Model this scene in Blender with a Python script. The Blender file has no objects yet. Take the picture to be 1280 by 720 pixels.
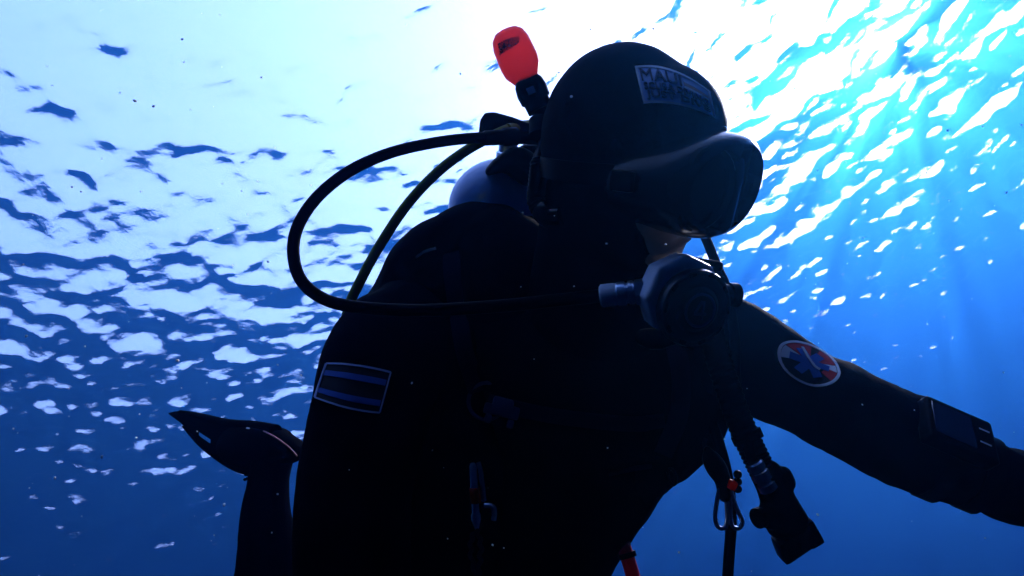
import bpy, bmesh, math, random
import numpy as np
from mathutils import Vector, Matrix, noise
from mathutils.bvhtree import BVHTree

random.seed(7)
rng = np.random.default_rng(11)
C = bpy.context
SC = C.scene
COL = SC.collection
R = math.radians

# ------------------------------------------------------------------ camera
F = 640 / math.tan(R(37.5))              # focal length in photo pixels (1280 wide)
DEPTH = 24.0                             # camera depth below the surface, metres
PITCH, ROLL = 39.5, -17.0
cam_d = bpy.data.cameras.new('camera')
cam = bpy.data.objects.new('camera', cam_d)
COL.objects.link(cam)
cam_d.sensor_width = 36
cam_d.lens = 18 / math.tan(R(37.5))
cam_d.clip_start = 0.02
cam_d.clip_end = 2500
M = Matrix.Translation((0, 0, -DEPTH)) @ Matrix.Rotation(R(90 + PITCH), 4, 'X') @ Matrix.Rotation(R(ROLL), 4, 'Z')
cam.matrix_world = M
SC.camera = cam
M3 = M.to_3x3()

# ------------------------------------------------------------------ light
sun_local = Vector((480, 310, -834)).normalized()         # where the sun stands, seen from the camera
sun_dir = (M3 @ sun_local).normalized()
sun_el = math.asin(sun_dir.z)
sun_az = math.atan2(sun_dir.x, sun_dir.y)                  # clockwise from +Y
w = bpy.data.worlds.new('World'); SC.world = w; w.use_nodes = True
nt = w.node_tree; nt.nodes.clear()
sk = nt.nodes.new('ShaderNodeTexSky'); sk.sky_type = 'NISHITA'; sk.sun_disc = False
sk.sun_elevation = sun_el; sk.sun_rotation = sun_az
sk.dust_density = 1.0
bg = nt.nodes.new('ShaderNodeBackground'); bg.inputs[1].default_value = 0.15
wo = nt.nodes.new('ShaderNodeOutputWorld')
nt.links.new(sk.outputs[0], bg.inputs[0]); nt.links.new(bg.outputs[0], wo.inputs[0])
sd = bpy.data.lights.new('sun', 'SUN'); sd.energy = 5.0; sd.angle = R(0.5); sd.color = (1, .96, .87)
sun = bpy.data.objects.new('sun', sd); COL.objects.link(sun)
sun.rotation_euler = sun_dir.to_track_quat('Z', 'Y').to_euler()

SC.view_settings.view_transform = 'Standard'
SC.view_settings.look = 'None'
SC.view_settings.exposure = 3.35
SC.view_settings.gamma = 1
SC.render.engine = 'CYCLES'
cy = SC.cycles
cy.use_denoising = True
cy.max_bounces = 8; cy.transparent_max_bounces = 16; cy.volume_bounces = 1
cy.transmission_bounces = 6; cy.glossy_bounces = 4; cy.diffuse_bounces = 2
cy.sample_clamp_indirect = 6

# ------------------------------------------------------------------ materials
def mat(name, col=(.5, .5, .5), rough=.5, metal=0., spec=.5, bump=0., bscale=200., var=0., coat=0.):
    m = bpy.data.materials.new(name); m.use_nodes = True
    n = m.node_tree; b = n.nodes['Principled BSDF']
    b.inputs['Base Color'].default_value = (*col, 1)
    b.inputs['Roughness'].default_value = rough
    b.inputs['Metallic'].default_value = metal
    b.inputs['Specular IOR Level'].default_value = spec
    b.inputs['Coat Weight'].default_value = coat
    tc = n.nodes.new('ShaderNodeTexCoord')
    if bump:
        t = n.nodes.new('ShaderNodeTexNoise'); t.inputs['Scale'].default_value = bscale
        t.inputs['Detail'].default_value = 5
        n.links.new(tc.outputs['Object'], t.inputs['Vector'])
        bp = n.nodes.new('ShaderNodeBump'); bp.inputs['Strength'].default_value = bump
        bp.inputs['Distance'].default_value = .002
        n.links.new(t.outputs['Fac'], bp.inputs['Height'])
        n.links.new(bp.outputs[0], b.inputs['Normal'])
    if var:
        t = n.nodes.new('ShaderNodeTexNoise'); t.inputs['Scale'].default_value = 14
        t.inputs['Detail'].default_value = 6
        n.links.new(tc.outputs['Object'], t.inputs['Vector'])
        cr = n.nodes.new('ShaderNodeValToRGB')
        cr.color_ramp.elements[0].position = .3; cr.color_ramp.elements[1].position = .75
        cr.color_ramp.elements[0].color = (*[c * (1 - var) for c in col], 1)
        cr.color_ramp.elements[1].color = (*[min(1, c * (1 + var)) for c in col], 1)
        n.links.new(t.outputs['Fac'], cr.inputs[0]); n.links.new(cr.outputs[0], b.inputs['Base Color'])
    return m

NEO = mat('neoprene', (.0014, .0024, .0055), .75, spec=.04, bump=.35, bscale=600, var=.3)
HOODM = mat('hood_neoprene', (.0020, .0036, .0085), .65, spec=.06, bump=.3, bscale=500, var=.3)
NYLON = mat('nylon', (.0016, .0022, .0045), .75, spec=.05, bump=.5, bscale=900, var=.3)
WEB = mat('webbing', (.012, .013, .034), .7, spec=.12, bump=.5, bscale=700)
RUB = mat('rubber', (.004, .004, .005), .4, spec=.16, bump=.08, bscale=300)
HOSE = mat('hose_rubber', (.0015, .002, .004), .45, spec=.09, bump=.1, bscale=500)
PLA = mat('black_plastic', (.005, .005, .006), .32, spec=.22, bump=.05, bscale=200)
GLOSS = mat('gloss_silicone', (.003, .0035, .007), .2, spec=.42, bump=.03, bscale=90)
YEL = mat('yellow_hose', (.22, .27, .02), .45, spec=.2, bump=.1, bscale=400, var=.2)
RED = mat('red_orange_plastic', (.75, .065, .03), .35, spec=.5, bump=.05, bscale=150, var=.12)
REDH = mat('red_strap', (.60, .03, .05), .5, spec=.4, bump=.1, bscale=300)
ORA = mat('orange_sleeve', (.95, .12, .02), .5, bump=.1, bscale=300)
GREY = mat('grey_plastic', (.70, .72, .78), .4, spec=.5, bump=.08, bscale=150, var=.12)
WHT = mat('white_print', (.75, .77, .8), .6)
PBLU = mat('patch_blue', (.50, .62, .88), .75, bump=.4, bscale=900)
PDRK = mat('patch_navy', (.02, .03, .08), .8, bump=.4, bscale=900)
PBLK = mat('patch_black', (.010, .010, .014), .8, bump=.4, bscale=900)
STAR = mat('patch_star_blue', (.04, .13, .50), .75, bump=.3, bscale=900)
PRED = mat('patch_red', (.70, .04, .04), .75, bump=.3, bscale=900)
PBRD = mat('patch_border', (.80, .82, .86), .75, bump=.5, bscale=1200)
PTAN = mat('patch_tan', (.72, .46, .34), .75, bump=.3, bscale=900)
FINM = mat('fin_rubber', (.0006, .0010, .003), .75, spec=.03)
COVER = mat('cover_rubber', (.010, .011, .024), .3, spec=.4, bump=.1, bscale=400)
PINK = mat('pink_piping', (.30, .10, .13), .7)
DGREY = mat('dark_plastic', (.05, .06, .15), .5, spec=.3, var=.1)
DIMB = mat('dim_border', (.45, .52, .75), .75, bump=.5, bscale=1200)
STEEL = mat('steel', (.60, .65, .74), .33, metal=1., bump=.05, bscale=120)
TANK = mat('tank_paint', (.055, .20, .60), .4, spec=.4, bump=.12, bscale=60, var=.25, coat=.3)
SKIN = mat('skin', (.50, .42, .34), .45, bump=.2, bscale=250, var=.15)
EYEW = mat('eye_white', (.7, .7, .68), .25)
SCRN = mat('screen', (.008, .009, .03), .15, spec=.4)
SPECK = mat('speck', (.8, .82, .8), .6)
SAND = mat('sand', (.10, .10, .09), .9, bump=.6, bscale=1.2, var=.25)

for k in (GLOSS, PLA, NEO, HOODM, NYLON, WEB, FINM, HOSE, RUB):          # under water: rubber and cloth reflect little against water
    k.node_tree.nodes['Principled BSDF'].inputs['IOR'].default_value = 1.28 if k is GLOSS else 1.13
def translucent(m, f, col):
    """thin moulded plastic that lets daylight glow through"""
    n = m.node_tree; b = n.nodes['Principled BSDF']; o = n.nodes['Material Output']
    t = n.nodes.new('ShaderNodeBsdfTranslucent'); t.inputs[0].default_value = (*col, 1)
    x = n.nodes.new('ShaderNodeMixShader'); x.inputs[0].default_value = f
    n.links.new(b.outputs[0], x.inputs[1]); n.links.new(t.outputs[0], x.inputs[2]); n.links.new(x.outputs[0], o.inputs[0])
translucent(RED, .62, (.86, .17, .16)); translucent(REDH, .2, (.8, .05, .08)); translucent(ORA, .6, (.95, .1, .02))

def lens_mat():
    m = bpy.data.materials.new('dark_lens'); m.use_nodes = True
    n = m.node_tree; n.nodes.clear()
    o = n.nodes.new('ShaderNodeOutputMaterial'); mx = n.nodes.new('ShaderNodeMixShader')
    fr = n.nodes.new('ShaderNodeFresnel'); fr.inputs[0].default_value = 1.35
    t = n.nodes.new('ShaderNodeBsdfTransparent'); t.inputs[0].default_value = (.035, .04, .06, 1)
    g = n.nodes.new('ShaderNodeBsdfGlossy'); g.inputs['Roughness'].default_value = .04
    n.links.new(fr.outputs[0], mx.inputs[0]); n.links.new(t.outputs[0], mx.inputs[1])
    n.links.new(g.outputs[0], mx.inputs[2]); n.links.new(mx.outputs[0], o.inputs[0])
    return m
LENS = lens_mat()

def water_mat():
    """The sea seen from below: Fresnel with total internal reflection; what gets through is partly scattered by ripples."""
    m = bpy.data.materials.new('water_surface'); m.use_nodes = True
    n = m.node_tree; n.nodes.clear()
    o = n.nodes.new('ShaderNodeOutputMaterial')
    fr = n.nodes.new('ShaderNodeFresnel'); fr.inputs[0].default_value = 1.33
    t = n.nodes.new('ShaderNodeBsdfTransparent'); t.inputs[0].default_value = (1, 1, 1, 1)
    rf = n.nodes.new('ShaderNodeBsdfRefraction'); rf.inputs['Roughness'].default_value = .13
    rf.inputs['IOR'].default_value = 1.05
    g = n.nodes.new('ShaderNodeBsdfGlossy'); g.inputs['Roughness'].default_value = .25
    g.inputs[0].default_value = (1, 1, 1, 1)
    tc = n.nodes.new('ShaderNodeTexCoord')
    tx = n.nodes.new('ShaderNodeTexNoise'); tx.inputs['Scale'].default_value = 3.0; tx.inputs['Detail'].default_value = 6
    n.links.new(tc.outputs['Object'], tx.inputs['Vector'])
    bp = n.nodes.new('ShaderNodeBump'); bp.inputs['Strength'].default_value = .28; bp.inputs['Distance'].default_value = .08
    n.links.new(tx.outputs['Fac'], bp.inputs['Height'])
    for k in (fr, rf, g):
        n.links.new(bp.outputs[0], k.inputs['Normal'])
    m1 = n.nodes.new('ShaderNodeMixShader'); m1.inputs[0].default_value = .5
    n.links.new(t.outputs[0], m1.inputs[1]); n.links.new(rf.outputs[0], m1.inputs[2])
    m2 = n.nodes.new('ShaderNodeMixShader')
    mu = n.nodes.new('ShaderNodeMath'); mu.operation = 'MULTIPLY'; mu.inputs[1].default_value = 1.0
    n.links.new(fr.outputs[0], mu.inputs[0])
    n.links.new(mu.outputs[0], m2.inputs[0]); n.links.new(m1.outputs[0], m2.inputs[1]); n.links.new(g.outputs[0], m2.inputs[2])
    # a little daylight comes through diffused and tinted blue, added to lighten the dark patches
    tl = n.nodes.new('ShaderNodeBsdfTranslucent'); tl.inputs[0].default_value = (.10, .50, 1, 1)
    m3 = n.nodes.new('ShaderNodeMixShader'); m3.inputs[0].default_value = .012
    n.links.new(m2.outputs[0], m3.inputs[1]); n.links.new(tl.outputs[0], m3.inputs[2])
    n.links.new(m3.outputs[0], o.inputs[0])
    return m

# ------------------------------------------------------------------ the setting: sea surface, water body, sea bed
def graded(lo, hi, step, outer):
    core = list(np.arange(lo, hi + 1e-6, step))
    s, a = step, core[0]
    left = []
    while a > -outer:
        s *= 1.09; a -= s; left.append(max(a, -outer))
    s, b = step, core[-1]
    right = []
    while b < outer:
        s *= 1.09; b += s; right.append(min(b, outer))
    return np.array(left[::-1] + core + right)

def wave_fields(X, Y):
    Z = np.zeros_like(X); DX = np.zeros_like(X); DY = np.zeros_like(X)
    wind = R(62)
    n = 190
    for i in range(n):
        t = (i + rng.random()) / n
        lam = 0.37 * (5.4 / 0.37) ** t
        k = 2 * math.pi / lam
        th = wind + rng.normal(0, R(52))
        slope = SLOPE * (0.75 + 0.55 * math.sin(math.pi * min(1, t * 1.05)) + .3 * max(0, .5 - t))  # share of the slope of each octave
        a = slope / k * math.sqrt(2 / n) * (0.6 + .8 * rng.random())
        ph = rng.random() * 6.283
        kx, ky = k * math.cos(th), k * math.sin(th)
        P = kx * X + ky * Y + ph
        s, c = np.sin(P), np.cos(P)
        Z += a * s
        DX -= .8 * a * math.cos(th) * c; DY -= .8 * a * math.sin(th) * c
    return Z, DX, DY

SLOPE = 0.195
def build_sea():
    xs = graded(-62, 62, .18, 400); ys = graded(-6, 108, .18, 400)
    X, Y = np.meshgrid(xs, ys)
    Z, DX, DY = wave_fields(X, Y)
    fall = np.clip((400 - np.maximum(abs(X), abs(Y))) / 30, 0, 1)
    co = np.stack([X + DX * fall, Y + DY * fall, Z * fall], -1).reshape(-1, 3)
    ny, nx = X.shape
    idx = np.arange(nx * ny).reshape(ny, nx)
    q = np.stack([idx[:-1, :-1], idx[:-1, 1:], idx[1:, 1:], idx[1:, :-1]], -1).reshape(-1, 4)
    me = bpy.data.meshes.new('water_surface')
    me.vertices.add(len(co)); me.vertices.foreach_set('co', co.ravel())
    me.loops.add(q.size); me.loops.foreach_set('vertex_index', q.ravel().astype(np.int32))
    me.polygons.add(len(q))
    me.polygons.foreach_set('loop_start', np.arange(0, q.size, 4, dtype=np.int32))
    me.polygons.foreach_set('use_smooth', np.ones(len(q), bool))
    me.update(); me.validate()
    me.materials.append(water_mat())
    o = bpy.data.objects.new('water_surface', me); COL.objects.link(o)
    o['kind'] = 'structure'; o['label'] = 'rippled sea surface seen from below with bright sky through it'
build_sea()

bm = bmesh.new(); bmesh.ops.create_grid(bm, x_segments=90, y_segments=90, size=400)
for v in bm.verts:
    v.co.z = -120 + 1.2 * noise.noise(v.co * .06) + .25 * noise.noise(v.co * .3)
me = bpy.data.meshes.new('seabed'); bm.to_mesh(me); bm.free(); me.materials.append(SAND)
for p in me.polygons: p.use_smooth = True
o = bpy.data.objects.new('seabed', me); COL.objects.link(o); o['kind'] = 'structure'; o['label'] = 'sandy sea bed far below the diver'

bm = bmesh.new(); bmesh.ops.create_cube(bm, size=1)
for v in bm.verts:
    v.co = Vector((v.co.x * 806, v.co.y * 806, -60 + v.co.z * 127))
me = bpy.data.meshes.new('haze'); bm.to_mesh(me); bm.free()
hm = bpy.data.materials.new('sea_water'); hm.use_nodes = True
n = hm.node_tree; n.nodes.clear()
ho = n.nodes.new('ShaderNodeOutputMaterial'); hv = n.nodes.new('ShaderNodeVolumePrincipled')
hv.inputs['Color'].default_value = (.0034, .027, .080, 1)
hv.inputs['Density'].default_value = .125
hv.inputs['Anisotropy'].default_value = .83
hv.inputs['Absorption Color'].default_value = (.51, .54, .68, 1)
n.links.new(hv.outputs[0], ho.inputs['Volume'])
me.materials.append(hm)
o = bpy.data.objects.new('haze', me); COL.objects.link(o); o['kind'] = 'stuff'; o['label'] = 'clear blue sea water filling the scene'

# ------------------------------------------------------------------ helpers: shapes are laid out in metres around the diver
def L(px, py, d):                         # a direction of view (photo pixel) and a distance -> metres
    return Vector(((px - 640) / F * d, (360 - py) / F * d, -d))

def thing(name, label, cat, at, group=None):
    o = bpy.data.objects.new(name, None); COL.objects.link(o)
    o.location = M @ at; o.empty_display_size = .05
    o['label'] = label; o['category'] = cat
    if group: o['group'] = group
    return o

def part(name, bm, m, root, label=None, smooth=True, ang=40):
    """links a bmesh (local metres) as one mesh object under root (thing or part)"""
    base = root
    while base.parent: base = base.parent
    off = Vector(base.location)
    if isinstance(bm, bpy.types.Mesh):
        me = bm; me.name = name
        me.transform(Matrix.Translation(-off) @ M)
    else:
        bmesh.ops.recalc_face_normals(bm, faces=bm.faces)
        me = bpy.data.meshes.new(name)
        for v in bm.verts: v.co = (M @ v.co) - off
        bm.to_mesh(me); bm.free()
    if isinstance(m, (list, tuple)):
        for k in m: me.materials.append(k)
    else:
        me.materials.append(m)
    if smooth:
        for p in me.polygons: p.use_smooth = True
        if ang and hasattr(me, 'set_sharp_from_angle'): me.set_sharp_from_angle(angle=R(ang))
    o = bpy.data.objects.new(name, me); COL.objects.link(o); o.parent = root
    if label: o['label'] = label
    return o

def spline(pts, k=8):
    """Catmull-Rom through tuples of numbers"""
    P = [np.array(p, float) for p in pts]
    P = [2 * P[0] - P[1]] + P + [2 * P[-1] - P[-2]]
    out = []
    for i in range(1, len(P) - 2):
        for j in range(k):
            t = j / k
            a, b, c, d = P[i - 1], P[i], P[i + 1], P[i + 2]
            out.append(.5 * (2 * b + (c - a) * t + (2 * a - 5 * b + 4 * c - d) * t * t + (3 * b - a - 3 * c + d) * t ** 3))
    out.append(P[-2])
    return out

def face(bm, vs):
    try: return bm.faces.new(vs)
    except ValueError: return None

def rings(bm, secs, caps=True):
    """secs: list of rings (lists of Vector, same length)"""
    prev = None; first = None
    for s in secs:
        vs = [bm.verts.new(v) for v in s]
        if prev:
            n = len(vs)
            for i in range(n):
                bm.faces.new((prev[i], prev[(i + 1) % n], vs[(i + 1) % n], vs[i]))
        else: first = vs
        prev = vs
    if caps:
        bm.faces.new(first[::-1]); bm.faces.new(prev)

def limb(bm, pts, k=6, n=20, cap=True, power=2.0):
    """pts: (px, py, d, half width across the view in px, half depth in metres)"""
    S = spline(pts, k)
    cs = [L(*s[:3]) for s in S]
    secs = []
    for i, s in enumerate(S):
        c = cs[i]
        T = (cs[min(i + 1, len(cs) - 1)] - cs[max(i - 1, 0)]).normalized()
        V = c.normalized()
        a = T.cross(V)
        a = a.normalized() if a.length > 1e-4 else Vector((1, 0, 0))
        b = a.cross(T).normalized()
        ra, rb = s[3] * s[2] / F, s[4]
        secs.append((c, a, b, ra, rb, T))
    R_ = []
    def ring(c, a, b, ra, rb):
        out = []
        for j in range(n):
            t = 2 * math.pi * j / n
            ct, st = math.cos(t), math.sin(t)
            e = 2 / power
            out.append(c + a * (ra * math.copysign(abs(ct) ** e, ct)) + b * (rb * math.copysign(abs(st) ** e, st)))
        return out
    if cap:
        c, a, b, ra, rb, T = secs[0]
        for f in (80, 60, 38, 18):
            q = R(f); R_.append(ring(c - T * min(ra, rb) * math.sin(q), a, b, ra * math.cos(q), rb * math.cos(q)))
    for c, a, b, ra, rb, T in secs: R_.append(ring(c, a, b, ra, rb))
    if cap:
        c, a, b, ra, rb, T = secs[-1]
        for f in (18, 38, 60, 80):
            q = R(f); R_.append(ring(c + T * min(ra, rb) * math.sin(q), a, b, ra * math.cos(q), rb * math.cos(q)))
    rings(bm, R_)

def tube(bm, P, r, n=12, rb=None, ridge=0, closed=False, up=None):
    """P: list of Vectors (dense), r: number or list; ridge: corrugations"""
    T = [(P[min(i + 1, len(P) - 1)] - P[max(i - 1, 0)]).normalized() for i in range(len(P))]
    u = up or Vector((0, 0, 1))
    u = (u - T[0] * u.dot(T[0]))
    if u.length < 1e-3: u = T[0].orthogonal()
    u.normalize()
    secs = []
    for i, c in enumerate(P):
        u = (u - T[i] * u.dot(T[i])).normalized()
        w_ = T[i].cross(u)
        rr = r[i] if isinstance(r, (list, tuple)) else r
        if ridge and i % 2: rr *= 1 + ridge
        q = rb if rb else rr
        secs.append([c + u * rr * math.cos(2 * math.pi * j / n) + w_ * q * math.sin(2 * math.pi * j / n) for j in range(n)])
    rings(bm, secs)

def path(pts, k=8):
    return [L(*s) for s in spline(pts, k)]

def lathe(bm, c, ax, prof, n=28, up=None, sx=1.0):
    """prof: (height along ax, radius)"""
    ax = ax.normalized()
    u = up if up else ax.orthogonal()
    u = (u - ax * u.dot(ax)).normalized(); v = ax.cross(u)
    secs = []
    for h, r in prof:
        r = max(r, 1e-5)
        secs.append([c + ax * h + u * (r * sx * math.cos(2 * math.pi * j / n)) + v * (r * math.sin(2 * math.pi * j / n)) for j in range(n)])
    rings(bm, secs)

def rbox(bm, c, ax, ay, az, sx, sy, sz, bev=.002, seg=2):
    b2 = bmesh.new(); bmesh.ops.create_cube(b2, size=1)
    for v in b2.verts: v.co = Vector((v.co.x * sx, v.co.y * sy, v.co.z * sz))
    bmesh.ops.bevel(b2, geom=list(b2.edges), offset=bev, segments=seg, affect='EDGES', profile=.6)
    mp = {}
    for v in b2.verts: mp[v] = bm.verts.new(c + ax * v.co.x + ay * v.co.y + az * v.co.z)
    for f in b2.faces: bm.faces.new([mp[v] for v in f.verts])
    b2.free()

def blob(bm, c, rx, ry, rz, ax=None, ay=None, az=None, n=16):
    b2 = bmesh.new(); bmesh.ops.create_uvsphere(b2, u_segments=n + 4, v_segments=n, radius=1)
    ax = ax or Vector((1, 0, 0)); ay = ay or Vector((0, 1, 0)); az = az or Vector((0, 0, 1))
    mp = {}
    for v in b2.verts: mp[v] = bm.verts.new(c + ax * (v.co.x * rx) + ay * (v.co.y * ry) + az * (v.co.z * rz))
    for f in b2.faces: bm.faces.new([mp[v] for v in f.verts])
    b2.free()

def fuse(bm, voxel=.007, smooth=6, wrinkle=0., wscale=18.):
    """one continuous surface out of overlapping volumes (local metres)"""
    bmesh.ops.recalc_face_normals(bm, faces=bm.faces)
    me = bpy.data.meshes.new('tmp'); bm.to_mesh(me); bm.free()
    o = bpy.data.objects.new('tmp', me); COL.objects.link(o)
    m = o.modifiers.new('r', 'REMESH'); m.mode = 'VOXEL'; m.voxel_size = voxel
    s = o.modifiers.new('s', 'SMOOTH'); s.iterations = smooth; s.factor = .5
    C.view_layer.update()
    out = bpy.data.meshes.new_from_object(o.evaluated_get(C.evaluated_depsgraph_get()))
    bpy.data.objects.remove(o); bpy.data.meshes.remove(me)
    if wrinkle:
        nv = len(out.vertices)
        co = np.empty(nv * 3); out.vertices.foreach_get('co', co); co = co.reshape(-1, 3)
        no = np.empty(nv * 3); out.vertices.foreach_get('normal', no); no = no.reshape(-1, 3)
        dd = np.array([noise.noise(Vector(c) * wscale) + .5 * noise.noise(Vector(c) * wscale * 2.3) for c in co])
        co += no * (dd * wrinkle)[:, None]
        out.vertices.foreach_set('co', co.ravel()); out.update()
    return out

def bvh_of(me):
    return BVHTree.FromPolygons([v.co.copy() for v in me.vertices], [tuple(p.vertices) for p in me.polygons])

def merge(*trees):
    return trees

def on_surface(trees, px, py, lift):
    """the point of the built surface at this direction of view, lifted off along the surface's own normal"""
    best = None
    d = L(px, py, 1).normalized()
    for t in trees:
        h = t.ray_cast(Vector((0, 0, 0)), d)
        if h[0] is not None and (best is None or h[3] < best[3]): best = h
    if best is None:
        for t in trees:
            h = t.find_nearest(L(px, py, 1.0))
            if best is None or h[3] < best[3]: best = h
        nrm = best[1]
    else: nrm = best[1]
    if nrm.dot(d) > 0: nrm = -nrm
    return best[0] + nrm * lift

def decal_bm(bm, uv2, trees, poly, lift, size=.12, thick=.0008):
    """poly: outline in patch coordinates (u, v); uv2 maps (u, v) to a direction; the sheet follows the surface below and has thickness"""
    b2 = bmesh.new()
    vs = [b2.verts.new((p[0], p[1], 0)) for p in poly]
    b2.faces.new(vs)
    sheet(bm, b2, uv2, trees, lift, size, thick)

def sheet(bm, b2, uv2, trees, lift, size, thick):
    bmesh.ops.triangulate(b2, faces=b2.faces[:])
    for _ in range(5):
        lng = [e for e in b2.edges if e.calc_length() > size]
        if not lng: break
        bmesh.ops.subdivide_edges(b2, edges=lng, cuts=1)
        bmesh.ops.triangulate(b2, faces=[f for f in b2.faces if len(f.verts) > 3])
    top, bot = {}, {}
    for v in b2.verts:
        px, py = uv2(v.co.x, v.co.y)
        top[v] = bm.verts.new(on_surface(trees, px, py, lift))
        bot[v] = bm.verts.new(on_surface(trees, px, py, lift - thick))
    for f in b2.faces:
        face(bm, [top[v] for v in f.verts]); face(bm, [bot[v] for v in reversed(f.verts)])
    for e in b2.edges:
        if len(e.link_faces) == 1:
            a, b = e.verts
            face(bm, (top[a], top[b], bot[b], bot[a]))
    b2.free()

def text_bm(txt, width, height, x0, y0, bold=.02):
    """lettering as flat faces, scaled into a box whose lower left corner is x0, y0"""
    cu = bpy.data.curves.new('t', 'FONT'); cu.body = txt; cu.offset = bold; cu.resolution_u = 3
    o = bpy.data.objects.new('t', cu); COL.objects.link(o)
    C.view_layer.update()
    me = bpy.data.meshes.new_from_object(o.evaluated_get(C.evaluated_depsgraph_get()))
    bpy.data.objects.remove(o); bpy.data.curves.remove(cu)
    b2 = bmesh.new(); b2.from_mesh(me); bpy.data.meshes.remove(me)
    bmesh.ops.remove_doubles(b2, verts=b2.verts, dist=1e-4)
    xs = [v.co.x for v in b2.verts]; ys = [v.co.y for v in b2.verts]
    for v in b2.verts:
        v.co = Vector((x0 + (v.co.x - min(xs)) / (max(xs) - min(xs)) * width, y0 + (v.co.y - min(ys)) / (max(ys) - min(ys)) * height, 0))
    return b2

def band(bm, uv2, trees, line, hw, lift, thick=.0012, k=8):
    """a narrow strip along a line in patch coordinates"""
    S = [Vector((*s, 0)) for s in spline(line, k)]
    poly_l, poly_r = [], []
    for i, s in enumerate(S):
        t = (S[min(i + 1, len(S) - 1)] - S[max(i - 1, 0)]).normalized()
        nn = Vector((-t.y, t.x, 0)) * hw
        poly_l.append(s + nn); poly_r.append(s - nn)
    T_, B_ = [], []
    for l, r in zip(poly_l, poly_r):
        T_.append([bm.verts.new(on_surface(trees, *uv2(p.x, p.y), lift)) for p in (l, r)])
        B_.append([bm.verts.new(on_surface(trees, *uv2(p.x, p.y), lift - thick)) for p in (l, r)])
    for i in range(len(S) - 1):
        face(bm, (T_[i][0], T_[i + 1][0], T_[i + 1][1], T_[i][1]))
        face(bm, (B_[i][1], B_[i + 1][1], B_[i + 1][0], B_[i][0]))
        face(bm, (T_[i][0], B_[i][0], B_[i + 1][0], T_[i + 1][0]))
        face(bm, (T_[i][1], T_[i + 1][1], B_[i + 1][1], B_[i][1]))
    for i in (0, -1):
        face(bm, (T_[i][0], T_[i][1], B_[i][1], B_[i][0]))

PX = lambda u, v: (u, v)

# ------------------------------------------------------------------ head frame
HD = .86                                             # distance of the head
HC = L(784, 205, HD)                                 # between the ears
hf = Vector((.70, -.20, .68)).normalized()           # where the face points
hu = Vector((-.13, 1, .10)); hu = (hu - hf * hu.dot(hf)).normalized()
hs = hf.cross(hu).normalized()                       # towards the diver's right (nearer to us)
if hs.z < 0: hs = -hs
def H(f, s, u): return HC + hf * f + hs * s + hu * u

# ------------------------------------------------------------------ the diver
diver = thing('person', 'diver in black wetsuit and hood leaning over, one arm stretched to the right', 'person', L(660, 520, 1.02))

bm = bmesh.new()
# head: skull, face wedge, jaw, nose, lips, neck
blob(bm, H(-.012, 0, .022), .097, .074, .098, hf, hs, hu)
blob(bm, H(.038, 0, -.035), .055, .058, .080, hf, hs, hu)
blob(bm, H(.050, 0, -.098), .040, .040, .030, hf, hs, hu)
blob(bm, H(.092, 0, -.035), .018, .014, .028, hf, hs, hu, 10)       # nose
blob(bm, H(.082, 0, -.078), .018, .025, .012, hf, hs, hu, 10)       # lips
for s in (-1, 1):
    blob(bm, H(.088, s * .011, -.078), .014, .013, .012, hf, hs, hu, 10)
    blob(bm, H(.066, s * .034, -.050), .026, .024, .026, hf, hs, hu, 10)   # cheeks
head_bm_parts = True
limb(bm, [(775, 250, .90, 62, .062), (752, 330, .95, 62, .064), (735, 420, 1.0, 80, .075)])
# torso
limb(bm, [(725, 395, 1.02, 135, .085), (712, 450, 1.03, 178, .115), (700, 540, 1.08, 150, .125), (668, 640, 1.15, 118, .120),
          (625, 740, 1.22, 108, .115), (600, 800, 1.27, 108, .11)], n=28)
# the arm on the right of the picture (his left), stretched out
limb(bm, [(850, 440, 1.02, 74, .068), (905, 438, .99, 70, .066), (1000, 486, .965, 56, .059), (1080, 527, .95, 53, .055), (1140, 557, .945, 56, .056),
          (1190, 580, .94, 50, .050), (1240, 598, .93, 45, .044), (1300, 624, .92, 38, .034), (1350, 648, .915, 33, .027)])
for x_, y_, r_ in ((1040, 506, 55.5), (1072, 523, 55), (1090, 532, 55.5), (1108, 541, 56.5), (1130, 551, 58), (1262, 607, 45), (1276, 613, 43)):      # sleeve folds
    limb(bm, [(x_ - 3, y_ + 1, .95, r_, r_ * .95 / F + .004), (x_ + 3, y_ - 1, .95, r_ + 1.2, r_ * .95 / F + .005)])
# palm and fingers (closed loosely, beyond the frame)
pc = L(1392, 672, .91)
pt = (L(1420, 688, .91) - L(1350, 648, .915)).normalized()
pn = Vector((.1, .35, .93)).normalized(); pn = (pn - pt * pn.dot(pt)).normalized(); ps = pt.cross(pn)
def hand(bm, pc, pt, ps, pn, curl=1.0):
    b = blob; b(bm, pc, .052, .043, .017, pt, ps, pn, 10)
    for i, (off, ln) in enumerate(((-.030, .068), (-.010, .078), (.010, .072), (.029, .056))):
        a = pc + pt * .040 + ps * off
        P = [a]; ang = .15
        for j, sl in enumerate((.45, .32, .23)):
            P.append(P[-1] + (pt * math.cos(ang) - pn * math.sin(ang)) * ln * sl); ang += .55 * curl
        tube(bm, P, [.0105, .0098, .009, .0075], 10)
    a = pc - pt * .020 - ps * .030
    tube(bm, [a, a - ps * .026 + pt * .018 - pn * .008, a - ps * .036 + pt * .046 - pn * .020, a - ps * .034 + pt * .064 - pn * .034], [.014, .012, .0105, .008], 10)
hand(bm, pc, pt, ps, pn)
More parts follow.
